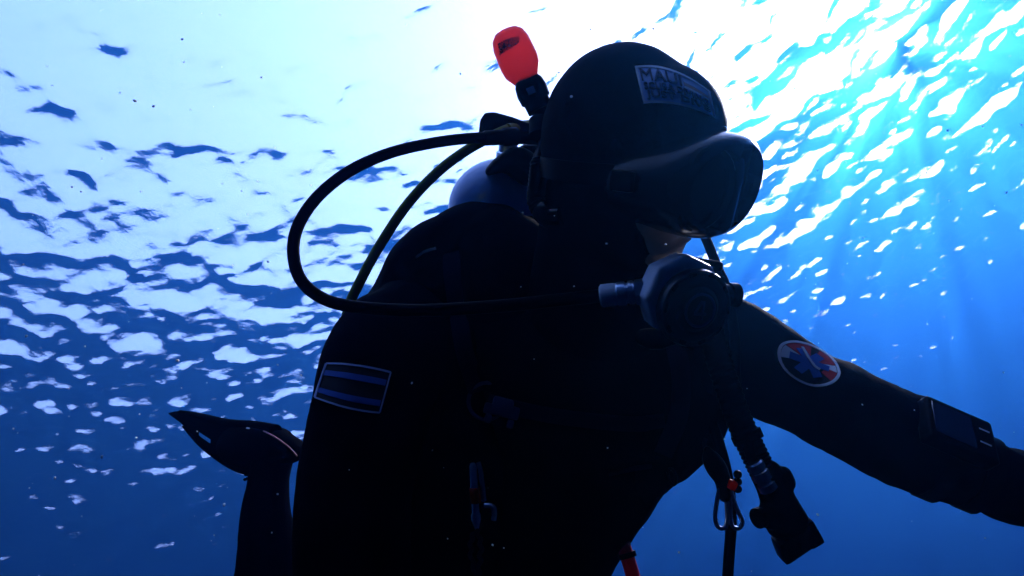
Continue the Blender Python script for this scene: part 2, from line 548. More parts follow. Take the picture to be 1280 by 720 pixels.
# the arm on the left of the picture (his right), hanging down
limb(bm, [(520, 430, 1.0, 86, .075), (482, 452, .95, 78, .072), (462, 520, .91, 74, .066), (444, 610, .885, 73, .062), (441, 700, .865, 73, .058),
          (452, 770, .85, 68, .055), (500, 850, .83, 62, .050), (560, 930, .82, 52, .042), (600, 985, .81, 38, .028)])
pc2 = L(628, 1040, .80); pt2 = (L(640, 1080, .80) - L(600, 985, .81)).normalized()
pn2 = Vector((-.2, -.1, .95)); pn2 = (pn2 - pt2 * pn2.dot(pt2)).normalized()
hand(bm, pc2, pt2, pt2.cross(pn2), pn2)
# legs: the one seen on the left, bent at the knee with the foot up; the other one under the body
limb(bm, [(585, 770, 1.26, 88, .10), (515, 795, 1.32, 84, .095), (430, 830, 1.42, 74, .085), (345, 846, 1.53, 56, .066)])
limb(bm, [(340, 850, 1.54, 52, .062), (330, 790, 1.55, 46, .060), (334, 700, 1.55, 37, .058), (332, 645, 1.55, 31, .052), (336, 600, 1.56, 25, .040), (342, 570, 1.57, 26, .042)])
limb(bm, [(342, 572, 1.57, 26, .045), (335, 556, 1.60, 24, .040), (312, 552, 1.66, 22, .034), (292, 548, 1.72, 18, .026)])
limb(bm, [(660, 790, 1.28, 82, .10), (700, 850, 1.42, 74, .085), (720, 900, 1.62, 56, .066)])
limb(bm, [(720, 905, 1.63, 50, .062), (712, 880, 1.80, 44, .058), (705, 850, 2.0, 28, .042), (700, 840, 2.06, 24, .040), (690, 850, 2.14, 20, .03)])
body_me = fuse(bm, .0065, 5, .0016, 22)
body_t = bvh_of(body_me)
body_h = body_me.copy()
bo = part('body', body_me, [NEO, SKIN], diver, ang=None)
# the bare part of the face: within the hood's opening
Minv = M.inverted()
cl = []
for p in bo.data.polygons:
    q = Minv @ (p.center + Vector(diver.location)) - HC
    if q.dot(hf) > -.01 and -.135 < q.dot(hu) < .10 and abs(q.dot(hs)) < .10: p.material_index = 1

# hood: a shell a little larger than the head with an opening for the face
bm = bmesh.new()
blob(bm, H(-.014, 0, .030), .114, .090, .120, hf, hs, hu, 20)
blob(bm, H(.030, 0, .048), .096, .082, .078, hf, hs, hu, 20)
blob(bm, H(.020, 0, -.050), .074, .072, .090, hf, hs, hu, 20)
limb(bm, [(762, 240, .90, 84, .078), (748, 330, .95, 82, .078), (738, 400, .985, 96, .086)])
hood_me = fuse(bm, .006, 10, .0012, 26)
bm = bmesh.new(); bm.from_mesh(hood_me)
kill = []
for f in bm.faces:
    q = f.calc_center_median() - HC
    x, s, u = q.dot(hf), q.dot(hs), q.dot(hu)
    if x > .030 and ((u + .040) / .072) ** 2 + (s / .060) ** 2 < 1: kill.append(f)
bmesh.ops.delete(bm, geom=kill, context='FACES')
for _ in range(12):
    bmesh.ops.smooth_vert(bm, verts=[v for v in bm.verts if v.is_boundary], factor=.6, use_axis_x=True, use_axis_y=True, use_axis_z=True)
edge_loop = [e for e in bm.edges if e.is_boundary]
ret = bmesh.ops.extrude_edge_only(bm, edges=edge_loop)
for g in ret['geom']:
    if isinstance(g, bmesh.types.BMVert): g.co = g.co + (HC + hf * .02 - g.co).normalized() * .012
hood_t = BVHTree.FromBMesh(bm)
hood = part('hood', bm, HOODM, diver, ang=None)

# eyes behind the glass
for s in (-1, 1):
    bm = bmesh.new(); blob(bm, H(.066, s * .031, .005), .0125, .0125, .0125, n=12)
    e = part('eye', bm, EYEW, diver)
    bm = bmesh.new(); blob(bm, H(.0758, s * .031, .004), .0032, .0055, .0055, hf, hs, hu, 10)
    part('iris', bm, PLA, e)

# ------------------------------------------------------------------ patch on the hood: border, panel, bars and lettering
bl, br, tl, tr = (806, 129), (891, 147), (795, 86), (884, 116)
def hood_uv(u, v):                          # u 0..1 along the patch, v 0..1 upwards; bowed as it wraps round the brow
    b = (bl[0] + (br[0] - bl[0]) * u, bl[1] + (br[1] - bl[1]) * u - 12 * (1 - (2 * u - 1) ** 2) * .55)
    t = (tl[0] + (tr[0] - tl[0]) * u, tl[1] + (tr[1] - tl[1]) * u - 12 * (1 - (2 * u - 1) ** 2) * .85)
    return (b[0] + (t[0] - b[0]) * v, b[1] + (t[1] - b[1]) * v)
HT = (hood_t,)
bm = bmesh.new(); decal_bm(bm, hood_uv, HT, [(0, 0), (1, 0), (1, 1), (0, 1)], .0018, .07)
patch = part('logo_patch', bm, PBLU, diver, 'blue lettered patch on the hood brow', smooth=True)
bm = bmesh.new()
band(bm, hood_uv, HT, [(0, 0), (.25, 0), (.5, 0), (.75, 0), (1, 0)], .030, .0030)
band(bm, hood_uv, HT, [(0, 1), (.25, 1), (.5, 1), (.75, 1), (1, 1)], .030, .0030)
band(bm, hood_uv, HT, [(0, -.03), (0, .33), (0, .66), (0, 1.03)], .014, .0032)
band(bm, hood_uv, HT, [(1, -.03), (1, .33), (1, .66), (1, 1.03)], .014, .0032)
part('patch_border', bm, PBRD, patch)
for txt, a in (('MAUI', (.56, .33, .04, .60)), ('SCUBA DIVING', (.90, .19, .05, .355)), ('JUST DIVE', (.90, .25, .05, .06))):
    bm = bmesh.new()
    sheet(bm, text_bm(txt, *a, bold=0 if txt == 'MAUI' else .018), hood_uv, HT, .0038, .06, .0018)
    part('lettering', bm, PDRK, patch, smooth=False)
for v0, m_ in ((.86, PBLU), (.76, PTAN), (.66, PBRD), (.57, STAR)):
    bm = bmesh.new(); decal_bm(bm, hood_uv, HT, [(.64, v0 - .09), (.97, v0 - .09), (.97, v0), (.64, v0)], .0026, .07)
    part('stripe', bm, m_, patch)

# ------------------------------------------------------------------ patch on the near sleeve: a striped flag
def arm_uv(u, v):
    A, B, D_, E = (396, 497), (474, 516), (410, 455), (488, 466)      # bl, br, tl, tr
    sag = 5 * (1 - (2 * u - 1) ** 2)
    b = (A[0] + (B[0] - A[0]) * u, A[1] + (B[1] - A[1]) * u + sag * .7)
    t = (D_[0] + (E[0] - D_[0]) * u, D_[1] + (E[1] - D_[1]) * u - sag * .5)
    return (b[0] + (t[0] - b[0]) * v, b[1] + (t[1] - b[1]) * v)
BT = (body_t,)
bm = bmesh.new(); decal_bm(bm, arm_uv, BT, [(0, 0), (1, 0), (1, 1), (0, 1)], .0022, .1)
fp = part('flag_patch', bm, PBLK, diver, 'black sleeve patch with two blue stripes and a pale border')
for v0, v1 in ((.16, .30), (.66, .80)):
    bm = bmesh.new(); decal_bm(bm, arm_uv, BT, [(.02, v0), (.97, v0), (.97, v1), (.02, v1)], .0032, .1)
    part('stripe', bm, STAR, fp)
bm = bmesh.new()
band(bm, arm_uv, BT, [(0, 0), (.3, 0), (.6, 0), (1, 0)], .022, .0036)
band(bm, arm_uv, BT, [(0, 1), (.3, 1), (.6, 1), (1, 1)], .022, .0036)
band(bm, arm_uv, BT, [(0, 0), (0, .5), (0, 1)], .012, .0038)
band(bm, arm_uv, BT, [(1, 0), (1, .5), (1, 1)], .012, .0038)
part('patch_border', bm, DIMB, fp)

# ------------------------------------------------------------------ oval emblem on the far sleeve
def em_uv(u, v):                           # unit disc
    ca, sa = math.cos(R(27)), math.sin(R(27))
    x, y = 41 * u, 26 * v
    if v > 0: y *= .70
    return (1011 + x * ca + y * sa, 453 + x * sa - y * ca)
circ = [(math.cos(t), math.sin(t)) for t in np.linspace(0, 2 * math.pi, 40, endpoint=False)]
bm = bmesh.new(); decal_bm(bm, em_uv, BT, circ, .0022, .3)
em = part('emblem_patch', bm, PBLK, diver, 'oval sleeve patch with a blue six-armed star on red and white')
def sector(a0, a1, r0, r1, lift, m_, name):
    ts = np.linspace(R(a0), R(a1), 10)
    poly = [(r1 * math.cos(t), r1 * math.sin(t)) for t in ts] + [(r0 * math.cos(t), r0 * math.sin(t)) for t in ts[::-1]]
    bm = bmesh.new(); decal_bm(bm, em_uv, BT, poly, lift, .25); part(name, bm, m_, em)
sector(100, 160, .12, .93, .0029, PRED, 'red_field')
sector(35, 82, .12, .93, .0029, PRED, 'red_field')
sector(-22, 8, .5, .93, .0029, PRED, 'red_field')
sector(163, 205, .12, .93, .0029, PBRD, 'white_field')
sector(10, 34, .12, .93, .0029, PBRD, 'white_field')
for k in range(6):
    a = R(k * 60 + 12); c, s = math.cos(a), math.sin(a); r1, hw = .66, .16
    poly = [(-s * -hw, c * -hw), (c * r1 + s * hw, s * r1 - c * hw), (c * r1 - s * hw, s * r1 + c * hw), (-s * hw, c * hw)]
    poly = [(s * hw, -c * hw), (c * r1 + s * hw, s * r1 - c * hw), (c * r1 - s * hw, s * r1 + c * hw), (-s * hw, c * hw)]
    bm = bmesh.new(); decal_bm(bm, em_uv, BT, poly, .0035 + .00003 * k, .25); part('star_arm', bm, STAR, em)
bm = bmesh.new(); band(bm, em_uv, BT, [(-.42, .62), (-.2, .30), (0, .05), (.2, -.1), (.38, -.12)], .045, .0046)
part('staff', bm, PBRD, em)
bm = bmesh.new(); band(bm, em_uv, BT, [(math.cos(t), math.sin(t)) for t in np.linspace(0, 2 * math.pi, 33)], .048, .0038, k=2)
part('patch_border', bm, PBRD, em)

# ------------------------------------------------------------------ diving mask
mask = thing('diving_mask', 'black twin-lens diving mask over the eyes of the hooded diver', 'mask', H(.10, 0, 0))
def outline(n, w, h, cx=0, cu=0, p=2.6):
    out = []
    for j in range(n):
        t = 2 * math.pi * j / n
        c, s = math.cos(t), math.sin(t)
        x = w * math.copysign(abs(c) ** (2 / p), c); y = h * math.copysign(abs(s) ** (2 / p), s)
        out.append((cx + x, cu + y))
    return out
def mring(f_, w, h, cu, curve=.0, n=40, p=2.05, nose=0.):
    """ring in the head frame: half width w, half height h; the face curve pulls the sides back; nose raises the lower edge's middle"""
    f = f_ + .16 * max(0, f_ - .04); blg = .016 * max(0, f_ - .06) / .07; tilt = .12 * max(0, f_ - .05) / .08; w = w * 1.05; r = []
    for x, y in outline(n, w, h, 0, cu, p):
        dy = 0
        if nose and y < cu: dy = nose * math.exp(-(x / .022) ** 2)
        r.append(H(f - curve * (x / .09) ** 2 + tilt * (y - cu) + blg * (1 - ((y - cu) / .06) ** 2), x, y + dy))
    return r
MU = -.016
bm = bmesh.new()
rings(bm, [mring(.040, .070, .060, MU, .035, nose=0), mring(.062, .079, .060, MU, .040), mring(.092, .084, .062, MU, .036),
           mring(.110, .088, .063, MU, .030), mring(.122, .089, .061, MU, .026), mring(.130, .085, .056, MU, .023),
           mring(.131, .079, .049, MU, .022), mring(.120, .078, .046, MU, .021), mring(.108, .074, .046, MU, .022), mring(.050, .060, .048, MU, .030)], caps=False)
part('mask_body', bm, GLOSS, mask, ang=60)
bm = bmesh.new()                                   # nose pocket
secs = []
for f, w_, u0, u1 in ((.085, .022, -.081, .02), (.112, .021, -.079, .022), (.136, .018, -.074, .026), (.148, .013, -.068, .018), (.152, .006, -.062, .0)):
    uc, uh = (u0 + u1) / 2, (u1 - u0) / 2
    secs.append([H(f + .004 + .12 * (y - MU), x, y) for x, y in outline(20, w_, uh, 0, uc, 2.3)])
rings(bm, secs); part('nose_pocket', bm, GLOSS, mask)
for s in (-1, 1):
    def lens_pt(x, y, f): return H(f + .013 - .020 * (x / .09) ** 2 + .12 * (y - MU) + .015 * (1 - ((y - MU) / .06) ** 2), x, y)
    bm = bmesh.new()
    o_ = outline(28, .034, .043, s * .048, MU, 2.15)
    rings(bm, [[lens_pt(x, y, .119) for x, y in o_], [lens_pt(x, y, .1225) for x, y in o_]])
    part('lens', bm, LENS, mask, ang=30)
    bm = bmesh.new()
    o2 = outline(28, .0385, .0475, s * .048, MU, 2.15)
    rings(bm, [[lens_pt(x, y, .118) for x, y in o2], [lens_pt(x, y, .1275) for x, y in o2], [lens_pt(x, y, .1290) for x, y in outline(28, .036, .045, s * .048, MU, 2.15)],
               [lens_pt(x, y, .1245) for x, y in o_], [lens_pt(x, y, .118) for x, y in o_]], caps=False)
    part('lens_rim', bm, PLA, mask, ang=35)
    bm = bmesh.new(); rbox(bm, H(.060, s * .090, MU + .004), hf, hs, hu, .030, .012, .024, .004); part('buckle', bm, PLA, mask)
bm = bmesh.new()                                  # strap round the back of the hood
P = []
for t in np.linspace(R(-128), R(128), 40):
    d_ = (hf * -math.cos(t) + hs * math.sin(t)).normalized()
    o0 = HC + hu * (MU + .008) - hf * .01
    h_ = hood_t.ray_cast(o0 + d_ * .3, -d_)
    P.append((h_[0] if h_[0] else o0 + d_ * .1) + d_ * .0035)
secs = []
for i, p_ in enumerate(P):
    t_ = (P[min(i + 1, 39)] - P[max(i - 1, 0)]).normalized(); w_ = hu; nn = t_.cross(w_).normalized()
    secs.append([p_ + w_ * .013 + nn * .0018, p_ - w_ * .013 + nn * .0018, p_ - w_ * .013 - nn * .0018, p_ + w_ * .013 - nn * .0018])
rings(bm, secs); part('strap', bm, RUB, mask)

# ------------------------------------------------------------------ snorkel
sn = thing('snorkel', 'snorkel with red-orange dry top standing up behind the hood', 'snorkel', L(665, 140, .95))
bm = bmesh.new()
A, B = L(673, 132, .93), L(640, 58, .93)
ax = (B - A).normalized(); ln = (B - A).length
sv = ax.cross(Vector((0, 0, 1))).normalized(); dv = sv.cross(ax)
def oval(h, w_, d_, n=24, p=2.6, sh=0):
    return [A + ax * h + sv * (x + sh) + dv * y for x, y in outline(n, w_, d_, 0, 0, p)]
bm = bmesh.new()
k = .93 / F
rings(bm, [oval(29 * k, 12 * k, .014, sh=1 * k), oval(36 * k, 16.5 * k, .017), oval(48 * k, 23.5 * k, .021), oval(60 * k, 25 * k, .022), oval(84 * k, 24 * k, .021), oval(94 * k, 21 * k, .019),
           oval(100 * k, 15.5 * k, .014), oval(102.5 * k, 8 * k, .008)])
part('dry_top', bm, RED, sn, 'red-orange cap of the snorkel')
bm = bmesh.new()
rings(bm, [oval(-6 * k, 16 * k, .015), oval(6 * k, 16.5 * k, .016), oval(8 * k, 19 * k, .017), oval(20 * k, 20 * k, .0175), oval(30 * k, 18.5 * k, .0165), oval(36 * k, 15 * k, .0145)])
part('collar', bm, PLA, sn)
bm = bmesh.new(); rbox(bm, A + ax * 17 * k + dv * .0172 + sv * -3 * k, sv, ax, dv, .011, .010, .002, .0008); part('clip', bm, GREY, sn)
# flat print on the cap: a dark curved band with a pale flash through it
bm = bmesh.new()
def cap_bvh():
    b = bmesh.new(); rings(b, [oval(29 * k, 12 * k, .014, sh=1 * k), oval(36 * k, 16.5 * k, .017), oval(48 * k, 23.5 * k, .021), oval(60 * k, 25 * k, .022), oval(84 * k, 24 * k, .021), oval(94 * k, 21 * k, .019), oval(100 * k, 15.5 * k, .014)])
    t = BVHTree.FromBMesh(b); b.free(); return (t,)
CT = cap_bvh()
decal_bm(bm, PX, CT, [(622, 55), (630, 50), (640, 47), (649, 46), (649, 53), (640, 60), (632, 64), (625, 70)], .0034, 2, .0016); lg = part('logo_print', bm, PDRK, sn)
bm = bmesh.new(); decal_bm(bm, PX, CT, [(624, 60), (632, 56), (641, 54), (647, 54), (641, 57), (632, 60), (625, 64)], .0044, 2); part('logo_flash', bm, WHT, lg)
bm = bmesh.new()
P = path([(672, 128, .93), (683, 150, .94), (684, 178, .93), (675, 205, .90)], 6)
tube(bm, P, .0125, 16); part('tube', bm, PLA, sn)
bm = bmesh.new(); P = path([(674, 203, .90), (672, 225, .893), (670, 250, .888), (678, 268, .880)], 9); tube(bm, P, .0118, 16, ridge=.09); part('flex_tube', bm, RUB, sn)
bm = bmesh.new(); P = path([(676, 262, .882), (688, 272, .872), (702, 270, .862)], 5); tube(bm, P, [.014, .015, .0155, .0155, .015, .0145, .014, .0135, .013, .0125, .012], 16); part('mouthpiece', bm, GLOSS, sn)
bm = bmesh.new(); lathe(bm, L(676, 160, .920), (L(676, 178, .915) - L(676, 150, .925)), [(-.012, .0135), (-.012, .0165), (.012, .0165), (.012, .0135)], 20); part('keeper', bm, RUB, sn)

# ------------------------------------------------------------------ breathing regulator: first stage, hose, second stage
rg = thing('regulator', 'black and grey breathing regulator held in the mouth with its looping hose', 'regulator', L(850, 380, .80))
RC = L(866, 384, .765)
ra = Vector((.30, -.22, .93)).normalized()           # the cover faces us and a little to the right
ru = Vector((.10, 1, .2)); ru = (ru - ra * ru.dot(ra)).normalized(); rs = ru.cross(ra).normalized()
bm = bmesh.new()
lathe(bm, RC - rs * .009 + ru * .010, ra, [(-.062, .012), (-.060, .022), (-.050, .036), (-.034, .048), (-.016, .050), (-.008, .050), (-.004, .046)], 8)
part('housing', fuse(bm, .003, 5), GREY, rg, 'pale grey housing of the regulator')
bm = bmesh.new()
lathe(bm, RC, ra, [(-.014, .042), (-.003, .0455), (.004, .0458), (.009, .0445), (.0105, .0415), (.0095, .039), (.0115, .036), (.0125, .030), (.0115, .0265), (.0125, .025), (.0150, .022), (.0150, .001)], 40)
part('purge_cover', bm, COVER, rg, ang=25)
bm = bmesh.new()                                     # ring and figure on the purge button
def rp(x, y, h): return RC + rs * x + ru * y + ra * h
tube(bm, [rp(.0185 * math.cos(t), .0185 * math.sin(t), .0152) for t in np.linspace(0, 2 * math.pi, 33)], .0016, 8)
part('button_ring', bm, DGREY, rg)
bm = bmesh.new()
for (x0, y0, x1, y1) in ((.001, .011, -.007, -.003), (-.008, -.004, .008, -.004), (.003, .011, .003, -.011)):
    c = rp((x0 + x1) / 2, (y0 + y1) / 2, .0158); dv_ = (rp(x1, y1, 0) - rp(x0, y0, 0)); l_ = dv_.length; dv_.normalize()
    rbox(bm, c, dv_, ra.cross(dv_), ra, l_, .0034, .0016, .0004, 1)
part('button_emblem', bm, DGREY, rg)
for k_ in range(10):                                 # vents round the cover
    t = 2 * math.pi * k_ / 10
    bm = bmesh.new(); c = rp(.0405 * math.cos(t), .0405 * math.sin(t), .0092)
    rbox(bm, c, rs * math.cos(t) + ru * math.sin(t), ru * math.cos(t) - rs * math.sin(t), ra, .0045, .010, .004, .001, 1)
    part('rib', bm, PLA, rg)
bm = bmesh.new()
tube(bm, [RC + ra * -.045, RC + ra * -.062 + ru * .012, RC + ra * -.078 + ru * .022], [.020, .017, .021], 18, rb=.015); part('mouthpiece', bm, GLOSS, rg)
bm = bmesh.new(); fu = (L(905, 334, .80) - L(836, 322, .80)).normalized(); rbox(bm, L(868, 329, .800), fu, Vector((0, 0, 1)).cross(fu), Vector((0, 0, 1)), .062, .013, .030, .0055, 3); part('lip_flange', bm, RUB, rg)
bm = bmesh.new()                                     # exhaust tee under the chin
for s in (-1, 1):
    tube(bm, [rp(0, -.036, -.024), rp(s * .022, -.046, -.026), rp(s * .027, -.049, -.036), rp(s * .032, -.051, -.050)], [.014, .013, .013, .010], 16)
part('exhaust_tee', bm, RUB, rg)
bm = bmesh.new()                                     # knob on the far side
lathe(bm, rp(.047, .012, -.018), rs, [(0, .013), (.010, .013), (.011, .015), (.022, .015), (.024, .012)], 20); part('adjust_knob', bm, PLA, rg)
# inlet fitting: swivel, nut, collar
fa, fb = L(822, 362, .775), L(752, 370, .790)
fx = (fb - fa).normalized(); fl = (fb - fa).length
bm = bmesh.new(); lathe(bm, fa, fx, [(-.004, .013), (.008, .014), (.009, .0155), (.014, .0155)], 24); part('inlet_collar', bm, PLA, rg)
bm = bmesh.new(); lathe(bm, fa + fx * .014, fx, [(0, .0135), (.001, .0155), (.011, .0155), (.012, .0135)], 6); part('hex_nut', bm, STEEL, rg)
bm = bmesh.new(); lathe(bm, fa + fx * .026, fx, [(0, .012), (.002, .0142), (.007, .0142), (.008, .0122), (.010, .0122), (.011, .0142), (.020, .0142), (.022, .0125)], 24); part('swivel', bm, STEEL, rg)
bm = bmesh.new(); lathe(bm, fa + fx * .047, fx, [(0, .013), (.004, .0138), (.018, .0138), (.020, .0115)], 24); part('hose_ferrule', bm, GREY, rg)
hose_pts = [(664, 170, 1.0), (640, 172, .99), (600, 172, .96), (545, 178, .94), (485, 192, .915), (432, 217, .89), (390, 254, .87), (368, 297, .855), (372, 342, .845),
            (398, 370, .835), (440, 383, .825), (520, 388, .812), (620, 383, .80), (700, 375, .792), (757, 369, .789)]
bm = bmesh.new(); tube(bm, path(hose_pts, 8), .0079, 16); part('hose', bm, HOSE, rg)
# first stage on the tank valve
bm = bmesh.new()
fs = L(636, 165, 1.03)
pg = [(598, 170), (600, 150), (606, 141), (618, 140), (640, 146), (662, 154), (690, 160), (690, 182), (640, 180)]
rings(bm, [[L(x, y, .995) for x, y in pg], [L(x, y, 1.05) for x, y in pg]])
part('first_stage', fuse(bm, .0035, 3), PLA, rg, ang=None)
bm = bmesh.new(); lathe(bm, L(604, 173, .962), (L(650, 170, .99) - L(604, 173, .962)), [(0, .009), (.003, .0108), (.030, .0112), (.034, .0135), (.055, .0135)], 18); part('hose_fitting', bm, PLA, rg)

oc = thing('octopus_hose', 'olive-yellow hose running down behind the shoulder inside the big hose loop', 'hose', L(500, 270, 1.0))
op = [(662, 160, 1.02), (640, 160, 1.0), (612, 172, .985), (580, 190, .985), (545, 217, .985), (508, 257, .985), (474, 308, .985), (450, 352, .98), (436, 384, .98), (432, 420, 1.0), (445, 480, 1.03), (470, 560, 1.06)]
bm = bmesh.new(); tube(bm, path(op, 8), .0076, 16); part('hose', bm, YEL, oc)
bm = bmesh.new(); lathe(bm, L(664, 160, 1.02), (L(628, 164, .99) - L(664, 160, 1.02)), [(0, .0125), (.022, .0125), (.024, .0112), (.044, .0105), (.046, .008)], 18); part('hose_sleeve', bm, YEL, oc)

# ------------------------------------------------------------------ tank
tk = thing('scuba_tank', 'blue diving cylinder on the back, its domed shoulder showing behind the neck', 'tank', L(600, 500, 1.35))
tax = (L(588, 740, 1.45) - L(628, 262, 1.12)).normalized()
tc0 = L(629, 262, 1.12)
TR = .092
bm = bmesh.new()
prof = [(-.088, .017)] + [(-TR * .92 * math.cos(R(a)), TR * math.sin(R(a))) for a in (14, 22, 30, 40, 50, 60, 70, 80)] + [(0, TR), (.2, TR), (.48, TR), (.50, TR * .97), (.53, TR * .8), (.545, TR * .4), (.548, .001)]
lathe(bm, tc0, tax, prof, 48); part('cylinder', bm, TANK, tk, ang=50)
bm = bmesh.new(); lathe(bm, tc0 + tax * .46, tax, [(0, TR + .001), (0, TR + .005), (.075, TR + .005), (.092, TR * .9), (.094, .001)], 40); part('tank_boot', bm, RUB, tk)
bm = bmesh.new()
lathe(bm, tc0 - tax * .084, -tax, [(0, .019), (.012, .019), (.014, .016), (.05, .016), (.055, .012)], 20); part('valve', bm, STEEL, tk)
bm = bmesh.new()
limb(bm, [(612, 214, 1.05, 6, .018), (625, 206, 1.045, 11, .024), (645, 204, 1.04, 21, .026), (664, 215, 1.04, 20, .024)])
part('valve_guard', fuse(bm, .004, 3), RUB, tk, ang=None)
bm = bmesh.new(); lathe(bm, L(648, 196, 1.05), Vector((.9, .1, -.3)), [(0, .014), (.01, .019), (.03, .019), (.034, .015)], 10); part('valve_knob', bm, RUB, tk)

# ------------------------------------------------------------------ buoyancy vest
vs_ = thing('dive_vest', 'black buoyancy vest strapped over chest and shoulders', 'vest', L(690, 480, 1.05))
bm = bmesh.new()
limb(bm, [(470, 405, 1.02, 40, .05), (545, 374, 1.03, 42, .05), (620, 345, 1.02, 50, .05)])
limb(bm, [(480, 420, 1.03, 50, .05), (498, 372, 1.05, 36, .05), (526, 320, 1.06, 34, .055), (580, 292, 1.07, 32, .06), (640, 296, 1.08, 36, .06), (700, 320, 1.08, 46, .06)])
limb(bm, [(620, 300, 1.02, 46, .05), (640, 330, 1.0, 60, .05), (650, 400, 1.0, 70, .05)])
limb(bm, [(548, 298, 1.04, 24, .04), (578, 276, 1.05, 22, .04), (622, 270, 1.07, 22, .05)])
limb(bm, [(700, 360, 1.10, 40, .05), (820, 380, 1.08, 44, .06), (880, 420, 1.04, 42, .07), (886, 490, 1.02, 34, .07), (868, 540, 1.03, 34, .07), (846, 576, 1.05, 24, .055)])
limb(bm, [(820, 460, 1.0, 70, .07), (815, 530, 1.02, 66, .08), (790, 580, 1.06, 52, .08), (740, 640, 1.12, 40, .07)])
limb(bm, [(560, 440, 1.0, 60, .06), (580, 540, 1.02, 66, .07), (556, 640, 1.07, 84, .08), (548, 740, 1.14, 92, .08)])
blob(bm, L(838, 590, 1.04), .020, .012, .03)
blob(bm, L(882, 552, 1.02), .016, .012, .03)
vest_me = fuse(bm, .0065, 4, .0025, 16)
vest_t = bvh_of(vest_me)
part('bladder', vest_me, NYLON, vs_, ang=None)
VT = (vest_t, body_t)
def strap(pts, hw, name, m_, lift=.006, th=.0030):
    bm = bmesh.new(); band(bm, PX, VT, pts, hw, lift, th, 6); return part(name, bm, m_, vs_)
strap([(566, 316), (567, 350), (572, 392), (580, 440), (596, 490)], 10.5, 'shoulder_strap', WEB)
strap([(842, 430), (850, 470), (846, 520), (828, 566)], 11, 'shoulder_strap', WEB)
strap([(612, 500), (660, 512), (720, 522), (790, 528), (830, 524)], 9, 'chest_strap', WEB)
strap([(760, 590), (790, 584), (815, 580)], 2.2, 'piping', WEB)
strap([(520, 322), (532, 314), (545, 309)], 1.3, 'piping', PBRD)
def ring3(c, r, nrm, tr, m_, name, root, n=24, sx=1.):
    u = nrm.orthogonal().normalized(); v = nrm.cross(u)
    bm = bmesh.new(); P = [c + u * r * sx * math.cos(t) + v * r * math.sin(t) for t in np.linspace(0, 2 * math.pi, n + 1)]
    tube(bm, P, tr, 8); return part(name, bm, m_, root)
cc = on_surface(VT, 604, 500, .012)
ring3(cc, .026, Vector((.1, .2, 1)).normalized(), .0028, DGREY, 'd_ring', vs_)
bm = bmesh.new()
c = on_surface(VT, 631, 505, .013)
e1 = Vector((.97, -.22, .05)).normalized(); e3 = Vector((.1, .25, .96)).normalized(); e2 = e3.cross(e1).normalized(); e1 = e2.cross(e3)
rbox(bm, c, e1, e2, e3, .030, .026, .011, .004); rbox(bm, c + e1 * .017 - e2 * .004, e1, e2, e3, .016, .018, .008, .003); rbox(bm, c - e1 * .017 - e2 * .006, e1, e2, e3, .016, .015, .008, .003)
for s in (-1, 1): rbox(bm, c + e1 * s * .016 - e2 * .02, e1, e2, e3, .010, .012, .008, .003)
part('buckle', bm, DGREY, vs_, 'quick-release buckle on the chest')
cc = on_surface(VT, 836, 590, .010)
ring3(cc, .011, Vector((.7, .3, .6)).normalized(), .0024, PLA, 'd_ring', vs_)

# ------------------------------------------------------------------ corrugated inflator hose with its head
inf = thing('inflator_hose', 'black corrugated inflator hose hanging from the vest beside the stretched arm', 'hose', L(950, 570, .90))
bm = bmesh.new()
cp = [(884, 372, .99), (893, 430, .93), (908, 480, .90), (926, 530, .885), (944, 570, .875), (962, 606, .87)]
tube(bm, path(cp, 14), .0165, 18, ridge=.10); part('corrugated_tube', bm, RUB, inf)
bm = bmesh.new()
tube(bm, path([(868, 270, 1.03), (883, 300, 1.0), (897, 335, .975), (908, 362, .955), (918, 420, .93), (920, 480, .90), (934, 548, .87), (940, 576, .862)], 8), .0072, 14); part('low_pressure_hose', bm, HOSE, inf)
ia = (L(985, 655, .865) - L(940, 575, .865)).normalized(); iv = Vector((0, 0, 1)); iw = ia.cross(iv).normalized()
bm = bmesh.new(); lathe(bm, L(942, 577, .860), ia, [(0, .0095), (.002, .0112), (.010, .0112), (.011, .0098), (.013, .0098), (.014, .0118), (.026, .0118), (.027, .0100), (.030, .0100), (.031, .0125), (.040, .0125), (.042, .010)], 22); part('quick_coupling', bm, STEEL, inf)
bm = bmesh.new()
limb(bm, [(958, 592, .87, 20, .018), (966, 610, .87, 20, .018), (975, 632, .87, 23, .020), (984, 654, .87, 27, .021)])
limb(bm, [(960, 644, .862, 17, .014), (975, 645, .865, 18, .016)])
limb(bm, [(978, 594, .872, 12, .012), (984, 604, .872, 11, .011)])
part('inflator_head', fuse(bm, .0032, 3), PLA, inf, ang=None)
bm = bmesh.new()
rbox(bm, L(992, 676, .87), (L(1016, 660, .87) - L(972, 690, .87)).normalized(), (L(992, 700, .87) - L(976, 660, .87)).normalized(), iv, .050, .030, .034, .006, 2)
part('oral_mouthpiece', bm, PLA, inf)
bm = bmesh.new(); rbox(bm, L(1010, 664, .87), (L(1018, 678, .87) - L(1000, 646, .87)).normalized(), (L(1020, 656, .87) - L(1000, 668, .87)).normalized(), iv, .034, .020, .030, .004, 2); part('deflate_button', bm, RUB, inf)
bm = bmesh.new(); lathe(bm, L(952, 646, .855), Vector((-.8, -.1, .4)), [(0, .013), (.008, .013), (.010, .010)], 18); part('inflate_button', bm, RUB, inf)
bm = bmesh.new(); lathe(bm, L(934, 546, .885), (L(944, 570, .875) - L(926, 530, .885)), [(-.006, .018), (-.006, .0205), (.006, .0205), (.006, .018)], 20); part('hose_band', bm, RUB, inf)

